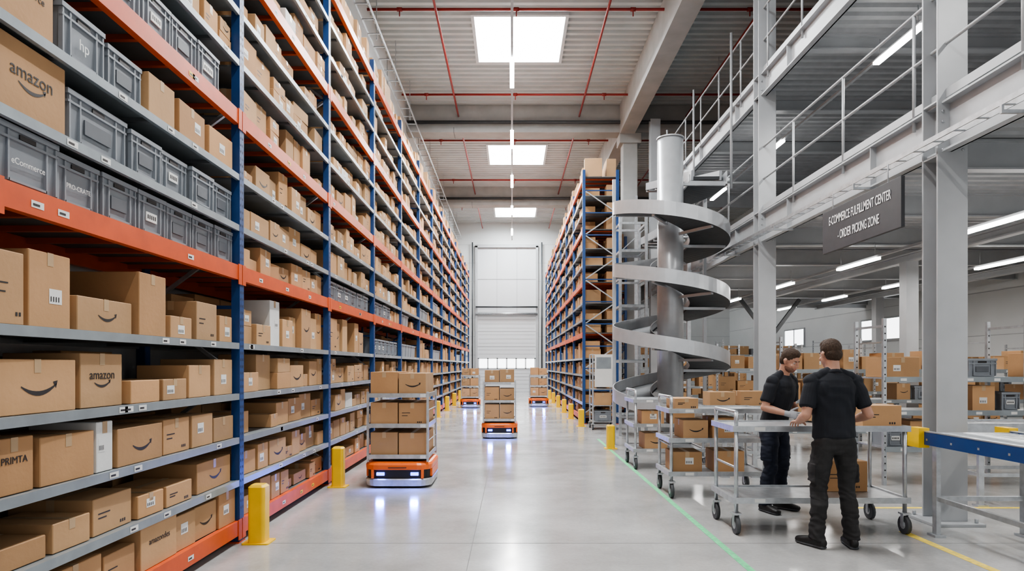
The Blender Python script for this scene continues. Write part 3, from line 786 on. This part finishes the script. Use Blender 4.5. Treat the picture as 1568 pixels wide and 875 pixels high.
def hand(B,w,d,n,t,curl,tag):
    w=Vector(w);d=Vector(d).normalized();n=Vector(n);n=(n-d*n.dot(d)).normalized();t0=Vector(t);t=(t0-d*t0.dot(d)-n*t0.dot(n)).normalized()
    B.tube([(w-d*.02,.027,.021),(w+d*.02,.032,.018),(w+d*.055,.041,.016),(w+d*.085,.042,.014)],tag,u=t,seg=16)
    B.ell(w+d*.035+t*.022+n*.006,(.02,.02,.02),tag,8)
    for off,ln,r in((.032,.072,.0088),(.0105,.08,.0090),(-.0115,.075,.0086),(-.033,.058,.0078)):
        p=w+d*.082+t*off;ang=.12;pts=[(w+d*.06+t*off*.9,r),(p,r*1.05)];sp=t*off*.9
        for q,f in enumerate((.46,.30,.24)):
            ang+=curl[q];dr=(d*math.cos(ang)+n*math.sin(ang)+sp*1.2).normalized();p=p+dr*ln*f;pts.append((p.copy(),r*(1-.07*(q+1))))
        B.tube(pts,tag,u=t,seg=10)
    p=w+d*.018+t*.026;pts=[(p.copy(),.013)];dr=(t*.75+d*.6+n*.25).normalized()
    for ln,r,k in((.038,.0125,.0),(.032,.0105,.35),(.026,.0092,.3)):
        dr=(dr+d*k+n*k*.4).normalized();p=p+dr*ln;pts.append((p.copy(),r))
    B.tube(pts,tag,u=n,seg=10)
TAGS=['skin','shirt','trousers','boot','hair','eye','eyewhite','lip','glove','beard','rubber']
def person(name,org,yaw,sc,lean,legs,arms,head,handtag,pants,beard):
    B=Body();T={t:i for i,t in enumerate(TAGS)}
    piv=Vector((0,0,.98));Lm=Matrix.Translation(piv)@Matrix.Rotation(-math.radians(lean),4,'X')@Matrix.Translation(-piv)
    Lb=lambda p:Lm@Vector(p)
    B.tube([((0,-.01,.86),.150,.105),((0,-.012,.93),.172,.125),((0,-.005,1.0),.165,.118),((0,0,1.06),.155,.11)],T['trousers'],cap=.6,seg=28)
    for sx,(kx,ky,kz),(fx,fy),toe in legs:
        hip=Vector((sx*.088,-.005,.88));kn=Vector((kx,ky,kz));an=Vector((fx,fy,.10))
        mid=hip.lerp(kn,.45)+Vector((sx*.012,.008,0));cf=kn.lerp(an,.35)+Vector((0,-.022,0))
        B.tube([(hip,.098,.108),(mid,.088,.094),(kn+Vector((0,0,.05)),.071,.074),(kn-Vector((0,0,.03)),.068,.072),(cf,.070,.076),(kn.lerp(an,.75),.063,.068),(an+Vector((0,-.005,.02)),.064,.072),(an+Vector((0,0,-.015)),.066,.076)],T['trousers'],cap=.25,seg=22)
        B.ell(hip+Vector((sx*-.01,-.055,.02)),(.085,.07,.095),T['trousers'])
        pk=hip.lerp(kn,.62)+Vector((sx*.078,0,0))
        B.tube([(pk+Vector((0,0,.075)),.017,.065),(pk+Vector((0,0,-.075)),.021,.070)],T['trousers'],cap=.6)
        B.ell(kn+Vector((0,.05,.0)),(.045,.03,.06),T['trousers'])
        ft=Vector((math.sin(toe),math.cos(toe),0));sd=Vector((ft.y,-ft.x,0))
        a0=Vector((fx,fy,0))
        B.tube([(a0+Vector((0,0,.07))-ft*.01,.047,.054),(a0+Vector((0,0,.17)),.048,.054)],T['boot'],u=sd)
        B.tube([(a0-ft*.055+Vector((0,0,.05)),.040,.046),(a0+Vector((0,0,.055)),.043,.052),(a0+ft*.07+Vector((0,0,.045)),.047,.042),(a0+ft*.14+Vector((0,0,.038)),.050,.034),(a0+ft*.185+Vector((0,0,.034)),.042,.028)],T['boot'],u=sd)
        B.tube([(a0-ft*.07+Vector((0,0,.014)),.040,.014),(a0+Vector((0,0,.014)),.042,.014),(a0+ft*.12+Vector((0,0,.014)),.052,.014),(a0+ft*.19+Vector((0,0,.014)),.042,.014)],T['rubber'],u=sd)
    B.X=Lm
    B.tube([((0,-.005,.955),.182,.134),((0,-.003,1.03),.176,.128),((0,0,1.12),.176,.124),((0,.003,1.22),.188,.127),((0,.0,1.32),.203,.130),((0,-.006,1.40),.204,.122),((0,-.014,1.455),.176,.098),((0,-.016,1.50),.105,.074)],T['shirt'],cap=.35,seg=32)
    for sx in(-1,1):
        B.ell((sx*.085,-.062,1.36),(.085,.055,.10),T['shirt']);B.ell((sx*.08,.06,1.345),(.085,.055,.075),T['shirt'])
        B.tube([((sx*.05,-.02,1.525),.040),((sx*.12,-.015,1.485),.047),((sx*.182,-.008,1.445),.058)],T['shirt'])
    B.tube([((0,-.018,1.48),.062,.064),((0,-.008,1.56),.057,.061),((0,.0,1.62),.056,.063)],T['skin'])
    B.tube([((0,-.02,1.505),.078,.074),((0,-.014,1.525),.069,.068)],T['shirt'],cap=.15)
    B.X=Matrix.Identity(4)
    for sx,el,wr,hd,hn,ht,curl in arms:
        sh=Lb((sx*.188,-.008,1.435));el=Vector(el);wr=Vector(wr)
        B.tube([(sh.lerp(el,.45),.040),(sh.lerp(el,.6),.045),(el.lerp(sh,.12),.042),(el,.041)],T['skin'])
        B.ell(sh+Vector((0,0,.004)),(.068,.070,.068),T['shirt'])
        B.tube([(sh+Vector((-sx*.02,0,.008)),.066,.070),(sh.lerp(el,.22),.068,.071),(sh.lerp(el,.62),.066,.068),(sh.lerp(el,.74),.066,.068)],T['shirt'],cap=.3)
        f=el.lerp(wr,.28)
        B.tube([(el,.042),(f,.047,.043),(el.lerp(wr,.65),.037,.034),(wr,.028,.024)],T['skin'])
        if handtag=='glove': B.tube([(wr.lerp(el,.12),.031),(wr+Vector(hd).normalized()*.01,.031)],T['glove'])
        hand(B,wr,hd,hn,ht,curl,T[handtag])
    hy,hp,hr=head
    nb=Lm@Vector((0,.0,1.575))
    B.X=Matrix.Translation(nb)@Matrix.Rotation(math.radians(hy),4,'Z')@Matrix.Rotation(-math.radians(hp),4,'X')@Matrix.Rotation(math.radians(hr),4,'Y')@Matrix.Translation((0,.012,.105))
    B.ell((0,-.012,.030),(.074,.095,.092),T['skin']);B.ell((0,.022,-.035),(.061,.070,.082),T['skin'])
    B.ell((0,.064,-.088),(.028,.024,.022),T['beard' if beard else 'skin']);
    B.ell((0,.02,-.055),(.055,.05,.05),T['skin'])
    if beard: B.ell((0,.026,-.066),(.0615,.0665,.052),T['beard'])
    B.tube([((0,.084,.018),.009),((0,.098,-.008),.011),((0,.106,-.024),.0135)],T['skin'])
    for sx in(-1,1):
        B.ell((sx*.012,.098,-.028),(.010,.011,.008),T['skin'])
        B.ell((sx*.032,.0745,.006),(.0130,.0105,.0065),T['eyewhite']);B.ell((sx*.032,.0805,.006),(.0065,.0055,.0060),T['eye'])
        B.tube([((sx*.030,.078,.0145),.006),((sx*.034,.077,.016),.006)],T['skin'])
        B.tube([((sx*.016,.0875,.027),.0040),((sx*.034,.0865,.031),.0042),((sx*.050,.0745,.026),.0038)],T['hair'])
        B.ell((sx*.036,.066,-.028),(.024,.02,.02),T['skin'])
        B.tube([((sx*.077,-.006,.018),.008,.016),((sx*.083,-.012,.004),.009,.02),((sx*.077,-.004,-.028),.007,.011)],T['skin'],u=(1,0,0))
    B.tube([((-.022,.086,-.054),.0055),((0,.093,-.052),.0072),((.022,.086,-.054),.0055)],T['lip']);B.tube([((-.016,.086,-.062),.006),((0,.091,-.063),.0075),((.016,.086,-.062),.006)],T['lip'])
    B.ell((0,-.022,.046),(.081,.098,.094),T['hair']);B.ell((0,.010,.092),(.064,.070,.048),T['hair'])
    B.ell((0,-.05,-.005),(.073,.066,.07),T['hair'])
    B.X=Matrix.Identity(4)
    W=Matrix.Translation((org[0],org[1],0))@Matrix.Rotation(yaw,4,'Z')@Matrix.Scale(sc,4)
    par=empty(name,(org[0],org[1],0))
    me=bpy.data.meshes.new('raw');me.from_pydata([tuple(v) for v in B.v],[],B.f);me.update()
    ob=bpy.data.objects.new('raw',me);COL.objects.link(ob)
    rm=ob.modifiers.new('r','REMESH');rm.mode='VOXEL';rm.voxel_size=.004;rm.adaptivity=0
    sm=ob.modifiers.new('s','SMOOTH');sm.factor=.5;sm.iterations=3
    dg=bpy.context.evaluated_depsgraph_get();me2=bpy.data.meshes.new_from_object(ob.evaluated_get(dg))
    bpy.data.objects.remove(ob)
    bvh=BVHTree.FromPolygons([tuple(v) for v in B.v],B.f)
    me2.materials.clear()
    for t in TAGS: me2.materials.append(M[pants if t=='trousers' else t])
    mi=[0]*len(me2.polygons);vt={}
    for p in me2.polygons:
        r=bvh.find_nearest(p.center);tg=B.t[r[2]] if r[2] is not None else 0;mi[p.index]=tg
        for vi in p.vertices: vt[vi]=tg
    me2.polygons.foreach_set('material_index',mi);me2.polygons.foreach_set('use_smooth',[True]*len(mi))
    nrm=[v.normal.copy() for v in me2.vertices]
    for v in me2.vertices:
        tg=TAGS[vt.get(v.index,0)];p=v.co
        if tg=='trousers':
            a=noise.noise(Vector((p.x*9,p.y*9,p.z*14)))*.010+noise.noise(Vector((p.x*16+5,p.y*16,p.z*30)))*.005
            if p.z<.3 or .42<p.z<.6: a+=math.sin(p.z*80+p.x*30+noise.noise(p*9)*7)*.0026
            v.co=p+nrm[v.index]*a
        elif tg=='shirt':
            a=noise.noise(Vector((p.x*10,p.y*10,p.z*6)))*.009+math.sin(p.z*26+p.x*38+noise.noise(p*6)*6)*.0026
            v.co=p+nrm[v.index]*a
        elif tg=='hair': v.co=p+nrm[v.index]*noise.noise(Vector((p.x*90,p.y*90,p.z*40)))*.003
        if v.co.z<0: v.co.z=0
    me2.transform(W);me2.update()
    o=bpy.data.objects.new('body',me2);COL.objects.link(o);adopt(o,par)
    return par
rest=(.25,.35,.25)
person('worker',(2.81,5.70),0,1.0,3,
  [(-1,(-.125,.015,.50),(-.165,-.03),-.45),(1,(.12,.02,.50),(.135,-.04),.2)],
  [(-1,(-.265,-.05,1.15),(-.225,.195,1.075),(.12,.98,-.12),(0,-.1,-1),(1,0,0),rest),
   (1,(.275,-.05,1.155),(.26,.19,1.085),(-.1,.98,-.12),(0,-.1,-1),(-1,0,0),rest)],
  (12,10,0),'skin','trousers',False)
phi=math.atan2(-.6,-.8)
person('worker',(2.86,7.12),phi,.985,13,
  [(-1,(-.11,.03,.50),(-.13,.0),-.15),(1,(.12,.03,.50),(.14,-.02),.3)],
  [(-1,(-.27,.05,1.15),(-.15,.28,1.09),(.1,.98,-.1),(1,0,-.15),(0,0,1),(.2,.3,.2)),
   (1,(.27,.05,1.15),(.20,.28,1.09),(-.05,.98,-.1),(-1,0,-.15),(0,0,1),(.2,.3,.2))],
  (-2,24,0),'glove','jeans',True)
rt=Vector((math.cos(phi),math.sin(phi)));fw=Vector((-math.sin(phi),math.cos(phi)))
bc=Vector((2.86,7.12))+rt*.025+fw*.47
mb=MB();carton(mb,bc.x-fw.x*.11,bc.y-fw.y*.11,1.016,phi-math.pi/2,.27,.16,.22,'label');mb.build('held_cardboard_box',bevel=.003)
# ---------------------------------------------------------------- world & camera
w=bpy.data.worlds.new('world');scene.world=w;w.use_nodes=True
bg=w.node_tree.nodes['Background'];bg.inputs['Color'].default_value=(.96,.98,1,1);bg.inputs['Strength'].default_value=.95
cam=bpy.data.cameras.new('camera');co=bpy.data.objects.new('camera',cam);COL.objects.link(co)
co.location=(0,0,1.58);co.rotation_euler=(math.pi/2,0,0)
cam.sensor_width=36;cam.clip_end=200;cam.clip_start=.05
cam.lens=22.96;cam.shift_y=.0781
scene.camera=co
